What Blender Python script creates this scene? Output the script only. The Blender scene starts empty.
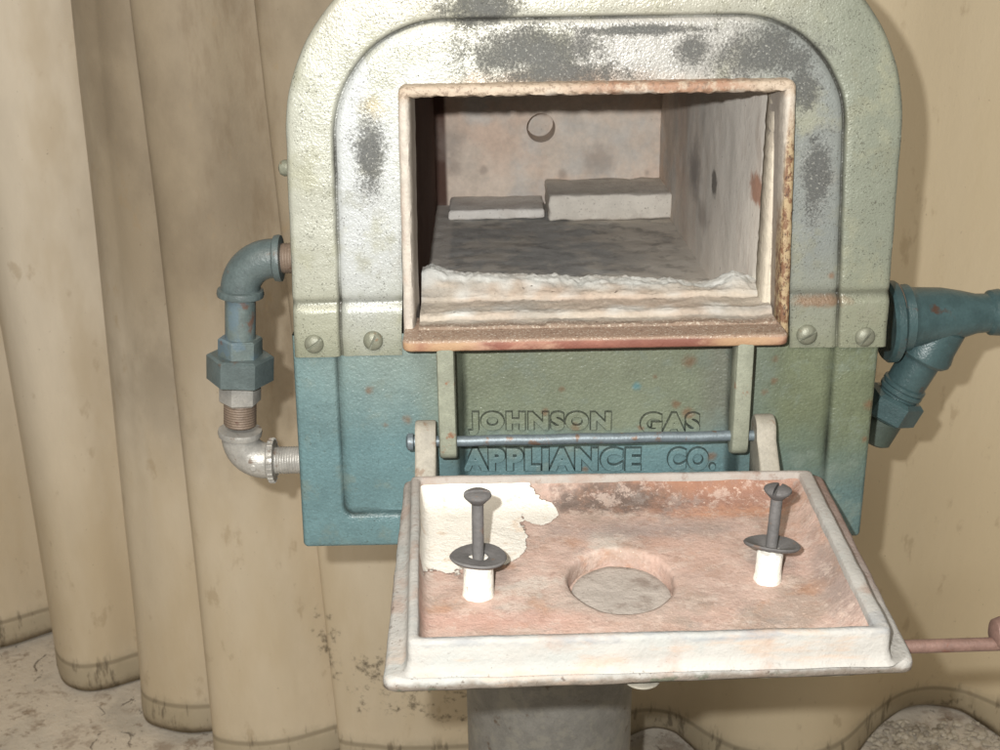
import bpy, bmesh, math, random
from math import sin, cos, pi, sqrt, radians, atan2, exp
from mathutils import Vector, Matrix, noise
random.seed(7)
S = bpy.context.scene
COL = S.collection

# ------------------------------------------------------------------ camera
F, DC, H = 1200.0, .63, .92
ROT = (Matrix.Rotation(-radians(.45), 3, 'Z') @ Matrix.Rotation(pi/2-radians(20.6), 3, 'X') @ Matrix.Rotation(-radians(.9), 3, 'Z'))
CAM = Vector((0, -DC, H))
cd = bpy.data.cameras.new('camera'); cam = bpy.data.objects.new('camera', cd); COL.objects.link(cam)
cd.sensor_width = 36; cd.lens = 36*F/1000; cd.clip_start = .01; cd.clip_end = 100
cd.dof.use_dof = True; cd.dof.focus_distance = .66; cd.dof.aperture_fstop = 32
cam.matrix_world = Matrix.Translation(CAM) @ ROT.to_4x4(); S.camera = cam
def P(px, py, ax, v):
    "measured point of the photograph on the real plane axis=v"
    d = ROT @ Vector(((px-500)/F, (375-py)/F, -1)); return CAM + d*((v-CAM[ax])/d[ax])
def PY(px, py, y=0): return P(px, py, 1, y)
def PZ(px, py, z): return P(px, py, 2, z)

# ------------------------------------------------------------------ objects
def finish(me, smooth=True, sharp=35):
    me.validate(); me.update()
    if smooth:
        me.polygons.foreach_set('use_smooth', [True]*len(me.polygons))
        try: me.set_sharp_from_angle(angle=radians(sharp))
        except Exception: pass
def tag(o, label=None, cat=None, group=None, kind=None):
    for k, v in (('label', label), ('category', cat), ('group', group), ('kind', kind)):
        if v: o[k] = v
    return o
def empty(name, loc):
    o = bpy.data.objects.new(name, None); COL.objects.link(o); o.location = loc; o.empty_display_size = .05; return o
def root_of(o):
    while o.parent: o = o.parent
    return o
def obj(name, bm, mat, parent=None, sharp=35, smooth=True, recalc=True, origin=None):
    if recalc: bmesh.ops.recalc_face_normals(bm, faces=bm.faces)
    off = Vector(root_of(parent).location) if parent else (origin or Vector((0, 0, 0)))
    bmesh.ops.translate(bm, vec=-Vector(off), verts=bm.verts)
    me = bpy.data.meshes.new(name); bm.to_mesh(me); bm.free(); finish(me, smooth, sharp)
    me.materials.append(mat)
    o = bpy.data.objects.new(name, me); COL.objects.link(o)
    if parent: o.parent = parent
    elif origin: o.location = origin
    return o

def rows(bm, R, closed=False, vals=None, cap0=False, cap1=False):
    "skin successive rows of points; vals: per row (grime, panel) attribute"
    lay = bm.verts.layers.float.get('grime') or bm.verts.layers.float.new('grime')
    V = []
    for i, r in enumerate(R):
        vr = [bm.verts.new(p) for p in r]
        if vals:
            for v in vr: v[lay] = vals[i]
        V.append(vr)
    n = len(R[0])
    for a, b in zip(V, V[1:]):
        for j in range(n if closed else n-1):
            k = (j+1) % n
            try: bm.faces.new((a[j], a[k], b[k], b[j]))
            except ValueError: pass
    if cap0: bm.faces.new(V[0][::-1])
    if cap1: bm.faces.new(V[-1])
    return V

def nz(p, s, seed=0.0):
    return noise.noise(Vector((p[0]*s+seed, p[1]*s+seed*1.7, p[2]*s-seed)))
def fr(p, s, seed=0.0, o=4):
    return noise.fractal(Vector((p[0]*s+seed, p[1]*s+seed*1.7, p[2]*s-seed)), 1.0, 2.0, o)

def box(bm, lo, hi, bev=.001, seg=2, taper=None):
    r = bmesh.ops.create_cube(bm, size=1.0)
    vs = r['verts']
    for v in vs:
        v.co = Vector([lo[i]+(v.co[i]+.5)*(hi[i]-lo[i]) for i in range(3)])
    if bev:
        es = list({e for v in vs for e in v.link_edges})
        bmesh.ops.bevel(bm, geom=es, offset=bev, segments=seg, profile=.5, affect='EDGES')

def frame_axes(t):
    t = t.normalized(); a = Vector((0, 0, 1)) if abs(t.z) < .9 else Vector((0, 1, 0))
    u = t.cross(a).normalized(); return u, t.cross(u).normalized()
def revolve(bm, a, ax, prof, n=32, start=0.0, squash=None, capped=True):
    "lathe about the axis from a: prof = [(distance, radius)...]; n=6 gives hexagons"
    ax = Vector(ax).normalized(); u, w = frame_axes(ax)
    R = []
    for d, r in prof:
        R.append([Vector(a)+ax*d+(u*cos(start+2*pi*k/n)+w*sin(start+2*pi*k/n))*max(r, 1e-5) for k in range(n)])
    rows(bm, R, closed=True, cap0=capped, cap1=capped)
def sweep(bm, pts, rad, n=20, caps=True):
    pts = [Vector(p) for p in pts]
    if not hasattr(rad, '__len__'): rad = [rad]*len(pts)
    t0 = (pts[1]-pts[0]).normalized(); u, w = frame_axes(t0); R = []
    for i, p in enumerate(pts):
        t = ((pts[min(i+1, len(pts)-1)]-pts[max(i-1, 0)])).normalized()
        u = (u - t*u.dot(t)).normalized(); w = t.cross(u)
        R.append([p+(u*cos(2*pi*k/n)+w*sin(2*pi*k/n))*rad[i] for k in range(n)])
    rows(bm, R, closed=True, cap0=caps, cap1=caps)
def lerp(a, b, t): return a+(b-a)*t
def spline(ctrl, per=12):
    out = []; c = [ctrl[0]]+list(ctrl)+[ctrl[-1]]
    for i in range(1, len(c)-2):
        p0, p1, p2, p3 = c[i-1:i+3]
        for k in range(per):
            t = k/per
            out.append(tuple(.5*((2*p1[j])+(-p0[j]+p2[j])*t+(2*p0[j]-5*p1[j]+4*p2[j]-p3[j])*t*t+(-p0[j]+3*p1[j]-3*p2[j]+p3[j])*t**3) for j in range(len(p1))))
    out.append(tuple(ctrl[-1])); return out

# ------------------------------------------------------------------ materials
def lin(c):
    return tuple((x/255/12.92 if x/255 <= .04045 else ((x/255+.055)/1.055)**2.4) for x in c[:3])+(1,)
class Mat:
    def __init__(s, name, col, rough=.6, metal=0.0, spec=.5, local=False):
        s.m = bpy.data.materials.new(name); s.m.use_nodes = True; s.t = s.m.node_tree; s.N = s.t.nodes; s.L = s.t.links
        s.b = s.N['Principled BSDF']; s.b.inputs['Roughness'].default_value = rough
        s.b.inputs['Metallic'].default_value = metal; s.b.inputs['Specular IOR Level'].default_value = spec
        if local: s.pos = s.N.new('ShaderNodeTexCoord').outputs['Object']
        else: s.pos = s.N.new('ShaderNodeNewGeometry').outputs['Position']
        rgb = s.N.new('ShaderNodeRGB'); rgb.outputs[0].default_value = lin(col); s.c = rgb.outputs[0]
        s.h = None; s.r = None; s.cache = {}; s.mt = None
    def put(s, inp, v):
        if hasattr(v, 'is_linked') or hasattr(v, 'links'): s.L.new(v, inp)
        else: inp.default_value = v
    def op(s, o, a, b=0.0, c=0.0, clamp=False):
        n = s.N.new('ShaderNodeMath'); n.operation = o; n.use_clamp = clamp
        s.put(n.inputs[0], a); s.put(n.inputs[1], b); s.put(n.inputs[2], c); return n.outputs[0]
    def vop(s, o, a, b):
        n = s.N.new('ShaderNodeVectorMath'); n.operation = o; s.put(n.inputs[0], a); s.put(n.inputs[1], b)
        return n.outputs['Value'] if o in ('LENGTH', 'DOT_PRODUCT') else n.outputs[0]
    def noise(s, scale, detail=4, rough=.6, stretch=(1, 1, 1), seed=0.0, dist=0.0):
        k = (scale, detail, rough, stretch, seed, dist)
        if k in s.cache: return s.cache[k]
        v = s.vop('MULTIPLY', s.pos, stretch)
        if seed: v = s.vop('ADD', v, (seed, seed*.37, -seed*.61))
        n = s.N.new('ShaderNodeTexNoise'); s.L.new(v, n.inputs['Vector'])
        n.inputs['Scale'].default_value = scale; n.inputs['Detail'].default_value = detail
        n.inputs['Roughness'].default_value = rough; n.inputs['Distortion'].default_value = dist
        s.cache[k] = n.outputs[0]; return n.outputs[0]
    def voro(s, scale, feature='F1', stretch=(1, 1, 1)):
        n = s.N.new('ShaderNodeTexVoronoi'); n.feature = feature; s.L.new(s.vop('MULTIPLY', s.pos, stretch), n.inputs['Vector'])
        n.inputs['Scale'].default_value = scale; return n.outputs['Distance']
    def ramp(s, v, lo, hi, a=0.0, b=1.0):
        n = s.N.new('ShaderNodeMapRange'); n.interpolation_type = 'SMOOTHSTEP'; s.put(n.inputs[0], v)
        for i, x in zip((1, 2, 3, 4), (lo, hi, a, b)): n.inputs[i].default_value = x
        return n.outputs[0]
    def axis(s, i):
        k = ('ax', )
        if k not in s.cache:
            n = s.N.new('ShaderNodeSeparateXYZ'); s.L.new(s.pos, n.inputs[0]); s.cache[k] = n
        return s.cache[k].outputs[i]
    def mul(s, *f):
        r = f[0]
        for x in f[1:]: r = s.op('MULTIPLY', r, x)
        return r
    def mix(s, f, col, amt=1.0):
        if amt != 1.0: f = s.op('MULTIPLY', f, amt)
        n = s.N.new('ShaderNodeMix'); n.data_type = 'RGBA'; s.put(n.inputs[0], f); s.L.new(s.c, n.inputs[6])
        if hasattr(col, 'links'): s.L.new(col, n.inputs[7])
        else: n.inputs[7].default_value = lin(col)
        s.c = n.outputs[2]; return s
    def vary(s, scale, amt, seed=0.0, stretch=(1, 1, 1), detail=5):
        "brightness variation of the surface colour"
        f = s.ramp(s.noise(scale, detail, .65, stretch, seed), .3, .7, 1-amt, 1+amt)
        n = s.N.new('ShaderNodeVectorMath'); n.operation = 'SCALE'; s.L.new(s.c, n.inputs[0]); s.L.new(f, n.inputs[3]); s.c = n.outputs[0]; return s
    def patch(s, col, scale, lo, hi, amt=1.0, seed=0.0, stretch=(1, 1, 1), detail=5, dist=0.0):
        return s.mix(s.ramp(s.noise(scale, detail, .6, stretch, seed, dist), lo, hi), col, amt)
    def blob(s, c, r, edge=.5, nscale=80, namp=1.2, seed=3.0, detail=6):
        if not hasattr(r, '__len__'): r = (r, r, r)
        d = s.vop('SUBTRACT', s.pos, tuple(c)); d = s.vop('MULTIPLY', d, (1/r[0], 1/r[1], 1/r[2])); l = s.vop('LENGTH', d, (0, 0, 0))
        v = s.op('SUBTRACT', 1.0, l)
        if namp: v = s.op('ADD', v, s.op('MULTIPLY', s.op('SUBTRACT', s.noise(nscale, detail, .65, (1, 1, 1), seed), .5), namp))
        return s.ramp(v, 0, edge)
    def union(s, fs):
        r = fs[0]
        for x in fs[1:]: r = s.op('MAXIMUM', r, x)
        return r
    def attr(s, name='grime'):
        n = s.N.new('ShaderNodeAttribute'); n.attribute_name = name; return n.outputs['Fac']
    def rough(s, f, v):
        base = s.r if s.r is not None else s.b.inputs['Roughness'].default_value
        n = s.N.new('ShaderNodeMix'); n.data_type = 'FLOAT'; s.put(n.inputs[0], f); s.put(n.inputs[2], base); n.inputs[3].default_value = v
        s.r = n.outputs[0]; return s
    def bump(s, v, dist=.001, strength=.5, invert=False):
        n = s.N.new('ShaderNodeBump'); n.inputs['Strength'].default_value = strength; n.inputs['Distance'].default_value = dist; n.invert = invert
        s.L.new(v, n.inputs['Height'])
        if s.h is not None: s.L.new(s.h, n.inputs['Normal'])
        s.h = n.outputs[0]; return s
    def done(s, k=1.0):
        if k != 1.0:
            n = s.N.new('ShaderNodeVectorMath'); n.operation = 'SCALE'; s.L.new(s.c, n.inputs[0]); n.inputs[3].default_value = k; s.c = n.outputs[0]
        s.L.new(s.c, s.b.inputs['Base Color'])
        if s.r is not None: s.L.new(s.r, s.b.inputs['Roughness'])
        if s.h is not None: s.L.new(s.h, s.b.inputs['Normal'])
        return s.m

RUST = (138, 78, 46); RUSTD = (84, 50, 36); SOOT = (52, 50, 48)

def zc(py, px=590, y=0): return PY(px, py, y).z
ZSTRAP = zc(356, 340); ZCRIMP = zc(303, 340)

# arched upper front: cream heat-bleached paint
def m_upper():
    m = Mat('bleached_cream_green_paint', (196, 198, 184), .36, .12, .5)
    z, x = m.axis(2), m.axis(0); n = m.noise(18, 4, .6)
    m.vary(30, .06)
    zz = m.op('ADD', z, m.op('MULTIPLY', m.op('SUBTRACT', n, .5), .05)); xx = m.op('ADD', x, m.op('MULTIPLY', m.op('SUBTRACT', n, .5), .06))
    m.mix(m.ramp(zz, .845, .92), (184, 176, 158), .8)                     # browner towards the top
    inner = m.attr('panel')
    m.mix(m.mul(inner, m.ramp(xx, .0, -.07)), (210, 215, 216), .9)       # pale bluish inner panel, left
    m.mix(m.mul(inner, m.ramp(xx, -.04, .06)), (190, 188, 184), .8)
    m.mix(m.ramp(xx, .10, .20), (144, 150, 134), .9)                    # right greyer green
    m.mix(m.mul(inner, m.ramp(xx, .12, .17)), (148, 154, 152), .85)
    m.mix(m.ramp(zz, .76, .70), (164, 166, 142), .7); m.patch((176, 176, 150), 30, .5, .66, .6, 41); m.patch((150, 150, 128), 55, .56, .68, .4, 43)                    # greener towards the straps
    m.mix(m.ramp(zz, .712, .696), (132, 138, 118), .45)
    # yellowed stains
    m.mix(m.blob(PY(372, 108), .010, 1.0, 120, 1.2), (190, 170, 110), .7)
    m.mix(m.blob(PY(560, 85), (.1, .05, .012), 1.0, 60, 1.4), (186, 150, 118), .6)
    m.mix(m.ramp(m.noise(26, 6, .75, seed=81), .56, .70), (168, 164, 150), .35)
    # fine pitting and chips
    f1 = m.noise(900, 3, .7, seed=2); f2 = m.noise(140, 5, .7, seed=5)
    chips = m.mul(m.ramp(f1, .60, .66), m.ramp(f2, .44, .56))
    m.mix(chips, (110, 106, 92), .55); m.mix(m.mul(m.ramp(m.noise(520, 3, .7, seed=61), .67, .70), m.ramp(xx, .08, .16, .3, 1)), (84, 80, 68), .8)
    ch2 = m.mul(m.ramp(m.noise(330, 4, .7, (1, 1, 1), 9), .66, .69), m.ramp(m.noise(40, 3, .6, (1, 1, 1), 11), .50, .60))
    m.mix(ch2, (80, 74, 64), .8)
    m.mix(m.mul(m.ramp(f1, .40, .30), m.ramp(f2, .5, .4)), (206, 208, 196), .35)  # pale specks painted in as glints on the paint
    # burnt patches where the paint has gone
    P4 = [(PY(530, 52), (.052, .05, .019)), (PY(480, 8), (.03, .05, .014)), (PY(560, 75), (.05, .05, .010)), (PY(369, 157), (.0110, .05, .033)), (PY(763, 54), (.042, .05, .020)), (PY(693, 50), (.014, .05, .012)),
          (PY(806, 85), (.011, .05, .020)), (PY(818, 176), (.0115, .05, .034)), (PY(640, 30), (.06, .05, .004))]
    wear = m.union([m.blob(c, tuple(q*1.5 for q in r), 1.4, 90, .9, 4.0) for c, r in P4])
    speck = m.ramp(m.noise(700, 5, .75, seed=21), .66, .40)
    w1 = m.ramp(m.op('ADD', m.op('MULTIPLY', wear, .52), m.noise(750, 5, .9, seed=21)), .66, .84)
    m.mix(m.ramp(wear, .05, .8), (150, 150, 146), .65)
    m.mix(w1, (84, 86, 84), .8)
    m.rough(w1, .75)
    m.mix(m.mul(wear, m.ramp(m.noise(800, 3, .7, seed=31), .58, .63)), (205, 205, 196), .7)
    # rust
    r = m.union([m.blob(PY(820, 301), (.022, .03, .005), .7, 200, 1.0), m.blob(PY(807, 334), .006, .7, 200, 1.0), m.blob(PY(832, 276), .003, .8, 200, 1)])
    m.mix(r, (146, 108, 78), .7)
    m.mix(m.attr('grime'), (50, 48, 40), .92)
    m.bump(m.noise(420, 3, .6, seed=1), .0006, .45); m.bump(m.noise(60, 3, .5, seed=2), .0006, .25); m.bump(m.voro(900), .0003, .35)
    m.bump(w1, .0004, .6, True); m.bump(chips, .0005, .7, True)
    return m.done(0.63)

def m_lower():
    m = Mat('teal_hammered_paint', (104, 134, 138), .38, 0, .45)
    z, x = m.axis(2), m.axis(0); n = m.op('SUBTRACT', m.noise(22, 4, .6), .5)
    zz = m.op('ADD', z, m.op('MULTIPLY', n, .045)); xx = m.op('ADD', x, m.op('MULTIPLY', n, .05))
    m.mix(m.ramp(x, .12, .19), (92, 114, 112), .9)
    m.mix(m.mul(m.ramp(zz, .635, .700), m.ramp(x, -.115, -.04, .35, 1)), (142, 156, 148), .85)   # bleached below the opening
    m.mix(m.mul(m.ramp(zz, .624, .650), m.ramp(x, -.05, -.01), m.ramp(x, .19, .12)), (132, 136, 110), .8)
    m.mix(m.mul(m.ramp(x, .14, .17), m.ramp(zz, .60, .66)), (112, 118, 90), .85)
    m.mix(m.mul(m.ramp(x, .115, .13), m.ramp(x, .143, .138), m.ramp(z, .62, .66)), (120, 118, 110), .5)
    m.vary(45, .09); m.vary(600, .10, 4); m.patch((128, 140, 130), 60, .52, .66, .4, 71)
    m.mix(m.mul(m.ramp(m.noise(800, 3, .7, seed=3), .62, .68), m.ramp(m.noise(70, 3, .6, seed=4), .45, .6)), (60, 66, 56), .6)
    rs = [(369, 391, .0042), (407, 421, .0042), (385, 426, .003), (562, 390, .003), (545, 412, .0035), (690, 362, .006), (655, 377, .0024), (632, 386, 0), (676, 405, .004), (688, 413, .005), (575, 427, .004), (776, 360, .0035),
          (775, 382, .0035), (765, 393, .0035), (641, 428, .003), (712, 457, .0045), (870, 405, .005), (585, 470, .003), (784, 362, .002), (865, 440, .003)]
    m.mix(m.union([m.blob(PY(a, b, .0 if (a < 440 or a > 745) else .014), r, .8, 260, 1.1) for a, b, r in rs if r]), (124, 94, 70), .7)
    m.mix(m.blob(PY(637, 387, .014), .004, .8, 200, .9), (96, 140, 146), .8)
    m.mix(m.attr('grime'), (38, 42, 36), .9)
    m.bump(m.noise(480, 2, .6, seed=1), .0009, .55); m.bump(m.voro(650), .0004, .4); m.bump(m.noise(60, 3, .5, seed=2), .0012, .3)
    return m.done(0.7)

def m_frame():
    m = Mat('rusting_frame_metal', (200, 192, 180), .6)
    x, z = m.axis(0), m.axis(2)
    n = m.op('MULTIPLY', m.op('SUBTRACT', m.noise(60, 5, .7), .5), .02)
    m.vary(200, .12)
    top = m.ramp(m.op('ADD', z, n), PY(590, 98).z-.002, PY(590, 98).z+.004)
    m.mix(top, (188, 164, 136), .6)
    m.mix(m.mul(top, m.ramp(m.op('ADD', x, n), .03, .07), m.ramp(x, .145, .12), m.ramp(m.noise(160, 5, .7, seed=3), .35, .55)), (156, 112, 86), .8)
    m.mix(m.mul(top, m.ramp(m.noise(350, 4, .7, seed=8), .5, .62)), (120, 100, 84), .6)
    rt = m.mul(m.ramp(m.op('ADD', x, m.op('MULTIPLY', n, .1)), .1545, .1565), m.ramp(z, .845, .80))
    m.mix(rt, (176, 150, 104), .8)
    m.mix(m.mul(rt, m.ramp(m.noise(260, 5, .75, (1, 1, .6), 5), .44, .56)), (118, 80, 56), .9)
    m.mix(m.mul(rt, m.ramp(m.noise(500, 5, .75, (1, 1, .6), 6), .55, .62)), (66, 46, 38), .8)
    lf = m.ramp(x, -.043, -.0455)
    m.mix(m.mul(lf, m.ramp(m.noise(180, 4, .7, (1, 1, .4), 6), .45, .6)), (190, 168, 154), .5)
    m.mix(m.ramp(m.noise(700, 3, .7, seed=12), .64, .7), (90, 76, 66), .6)
    m.mix(m.ramp(m.axis(1), .001, .006), (170, 160, 150), .7)
    m.bump(m.noise(500, 4, .7, seed=1), .0007, .7)
    return m.done(0.74)

def m_lining():
    m = Mat('grey_pink_refractory', (212, 198, 184), .92, 0, .2)
    y, x = m.axis(1), m.axis(0)
    m.patch((212, 188, 170), 14, .4, .62, .8, 2); m.patch((198, 194, 188), 22, .45, .65, .8, 7)
    m.vary(40, .09); m.vary(260, .06, 3)
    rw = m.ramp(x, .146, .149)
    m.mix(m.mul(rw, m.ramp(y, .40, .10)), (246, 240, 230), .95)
    m.mix(m.mul(rw, m.ramp(m.noise(30, 5, .7, (1, 1, .35), 5), .5, .7)), (200, 184, 170), .5)
    m.mix(m.mul(rw, m.ramp(y, .05, .02)), (216, 212, 200), .8)
    X = .152
    m.mix(m.ramp(x, -.034, -.038), (74, 50, 42), .95); m.mix(m.ramp(m.axis(2), ZTOP-.001, ZTOP+.002), (74, 52, 44), .95)  # charred left wall and ceiling, coloured darker to deepen the shade inside
    m.mix(m.blob(P(752, 190, 0, X), (.05, .025, .012), .5, 130, 1.3), (176, 122, 94), .8)
    m.mix(m.blob(P(711, 183, 0, X), (.05, .012, .011), .4, 150, 1.2), (80, 76, 72), .75)
    m.mix(m.blob(P(692, 170, 0, X), (.05, .035, .03), .8, 90, 1.0), (140, 132, 128), .7)
    m.mix(m.blob(P(700, 215, 0, X), (.05, .03, .015), .8, 90, 1.0), (150, 138, 130), .5)
    # soot on the back wall
    for (a, b, r) in ((447, 140, .022), (455, 165, .012), (484, 170, .005), (562, 174, .006), (600, 160, .02), (647, 173, .004)):
        m.mix(m.blob(PY(a, b, .43), (r, .02, r*1.2), .9, 70, 1.2), (142, 130, 122), .5)
    m.mix(m.mul(m.ramp(m.noise(300, 4, .7, seed=15), .66, .72)), (90, 80, 74), .5)
    m.mix(m.ramp(m.axis(2), PY(560, 220, .43).z, PY(560, 198, .43).z, 1, 0), (150, 146, 140), .5)
    m.bump(m.noise(220, 5, .7, seed=1), .0010, .4); m.bump(m.noise(40, 4, .6, seed=5), .0015, .3)
    return m.done()

def m_hearth():
    m = Mat('dark_kiln_slab', (168, 167, 164), .9, 0, .2)
    x = m.axis(0)
    m.vary(35, .18); m.patch((206, 198, 186), 30, .46, .62, .7, 3)
    m.mix(m.ramp(m.op('ADD', x, m.op('MULTIPLY', m.op('SUBTRACT', m.noise(30, 4, .6, seed=4), .5), .1)), .07, .12), (208, 200, 188), .8)
    m.patch((128, 124, 120), 60, .52, .66, .5, 9)
    m.mix(m.ramp(m.noise(420, 3, .7, seed=5), .68, .71), (200, 190, 176), .9)
    m.mix(m.ramp(m.noise(170, 3, .7, seed=6), .71, .73), (186, 176, 162), .9)
    m.mix(m.ramp(m.axis(0), -.028, -.032), (200, 194, 186), .8)
    m.bump(m.noise(300, 5, .7, seed=1), .0015, .5)
    return m.done()

def m_brick(name, a, b):
    m = Mat(name, a, .95, 0, .15); m.vary(60, .08); m.patch(b, 50, .5, .65, .6, 4)
    m.mix(m.ramp(m.noise(420, 4, .7, seed=9), .61, .67), (104, 96, 90), .6)
    m.bump(m.noise(260, 5, .7, seed=1), .0016, .6); return m.done()

def m_ledge():
    m = Mat('crumbling_white_mortar', (192, 182, 168), .95, 0, .15)
    m.patch((192, 174, 158), 26, .42, .62, .8, 3, (.5, 1, 1)); m.patch((168, 164, 156), 40, .5, .66, .7, 6, (.35, 1, 1))
    m.vary(120, .10, 2, (.4, 1, 1)); m.vary(500, .07, 6)
    m.mix(m.attr('grime'), (222, 224, 220), .95)          # white crust
    y = m.axis(1)
    m.mix(m.ramp(y, -.001, -.007), (140, 116, 98), .75)
    m.mix(m.mul(m.ramp(y, .004, -.006), m.ramp(m.noise(700, 3, .7, seed=7), .55, .62)), (205, 196, 180), .8)
    m.mix(m.mul(m.ramp(m.noise(260, 3, .7, (.5, 1, 1), seed=7), .69, .71)), (84, 74, 66), .8)
    m.bump(m.noise(330, 6, .75, seed=1), .0015, .6); m.bump(m.noise(60, 5, .7, (.4, 1, 1), seed=4), .0015, .4)
    return m.done(0.74)

def m_sill():
    m = Mat('rusty_sill_plate', (146, 98, 82), .7)
    m.vary(80, .15, 1, (.4, 1, 1)); m.patch((118, 72, 60), 40, .42, .58, .8, 2, (.5, 1, 1)); m.patch((178, 144, 122), 55, .52, .64, .8, 5, (.5, 1, 1))
    z = m.axis(2)
    m.mix(m.union([m.blob(PY(447, 350, -.03), (.02, .05, .02), .8, 90, .8), m.blob(PY(743, 347, -.03), (.03, .05, .02), .8, 90, .8), m.blob(PY(404, 345, -.03), .012, .8, 90, .8)]), (176, 146, 112), .8)
    m.mix(m.ramp(z, ZSILL-.0018, ZSILL-.0004), (158, 136, 118), .9)
    sp = m.mul(m.ramp(z, ZSILL-.0018, ZSILL-.0004), m.ramp(m.noise(900, 3, .7, seed=7), .57, .62))
    m.mix(sp, (214, 205, 190), .8)
    m.mix(m.mul(m.ramp(z, ZSILL-.0018, ZSILL-.0004), m.ramp(m.noise(420, 3, .7, seed=17), .56, .62)), (112, 86, 70), .6)
    m.bump(m.noise(500, 4, .7), .0008, .6); return m.done(0.85)

def m_metal(name, col, rough=.5, metal=0.0, rust=.3, rcol=(112, 84, 66), rs=120, bump=.5, light=None):
    m = Mat(name, col, rough, metal)
    m.vary(90, .14); m.vary(600, .08, 5)
    if light: m.patch(light, 70, .5, .62, .7, 8)
    if rust: m.patch(rcol, rs, .66-.25*rust, .74-.2*rust, .85, 3)
    m.mix(m.ramp(m.noise(800, 3, .7, seed=11), .66, .71), (60, 54, 48), .5)
    m.mix(m.attr('grime'), (60, 54, 46), .7)
    m.bump(m.noise(550, 3, .7), .0006, bump); return m.done(0.8)

ZF, ZR, ZP = .627, .643, .630    # door: flange face, rim top, pan floor
def m_door():
    m = Mat('door_casting_whitened', (216, 213, 206), .72, 0, .3)
    y, x = m.axis(1), m.axis(0)
    m.vary(60, .07); m.patch((204, 178, 162), 30, .54, .66, .7, 3)
    m.patch((206, 210, 206), 26, .5, .64, .6, 14)
    # pinkish brown on the far side and left rim
    m.mix(m.ramp(m.op('ADD', y, m.op('MULTIPLY', m.op('SUBTRACT', m.noise(60, 4, .6, seed=7), .5), .04)), -.11, -.03), (204, 186, 174), .5)
    m.mix(m.mul(m.ramp(m.noise(150, 5, .7, seed=4), .55, .68), m.ramp(y, -.19, -.06)), (164, 134, 118), .5)
    z = m.axis(2)
    lowedge = m.ramp(m.op('ADD', z, m.op('MULTIPLY', m.op('SUBTRACT', m.noise(150, 4, .6, seed=2), .5), .006)), ZF-.001, ZF-.0045)
    m.mix(lowedge, (134, 116, 98), .75)
    m.mix(m.mul(lowedge, m.ramp(m.noise(90, 4, .7, (.5, 1, 1), 19), .55, .62)), (112, 124, 104), .7)
    m.mix(m.mul(m.ramp(z, ZF+.004, ZF-.002), m.ramp(m.noise(350, 4, .7, seed=12), .60, .66)), (104, 84, 70), .7)
    m.mix(m.ramp(m.noise(650, 4, .75, seed=15), .65, .70), (120, 100, 86), .5)
    m.mix(m.mul(m.ramp(z, ZR-.0045, ZR-.002), m.ramp(y, -.17, -.2), m.ramp(m.noise(60, 5, .7, (.35, 1, 1), 91), .42, .6)), (176, 180, 184), .7)
    m.mix(m.mul(m.ramp(y, -.17, -.2), m.ramp(m.noise(40, 5, .7, (.5, 1, 2), 92), .50, .64)), (226, 200, 178), .6)
    m.mix(m.mul(m.ramp(m.axis(0), .165, .185), m.ramp(y, -.17, -.13), m.ramp(z, ZR-.002, ZR-.006)), (168, 120, 102), .6)
    m.bump(m.noise(420, 5, .7), .0009, .6); m.bump(m.noise(70, 4, .6, seed=4), .002, .4)
    return m.done(0.5)

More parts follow.
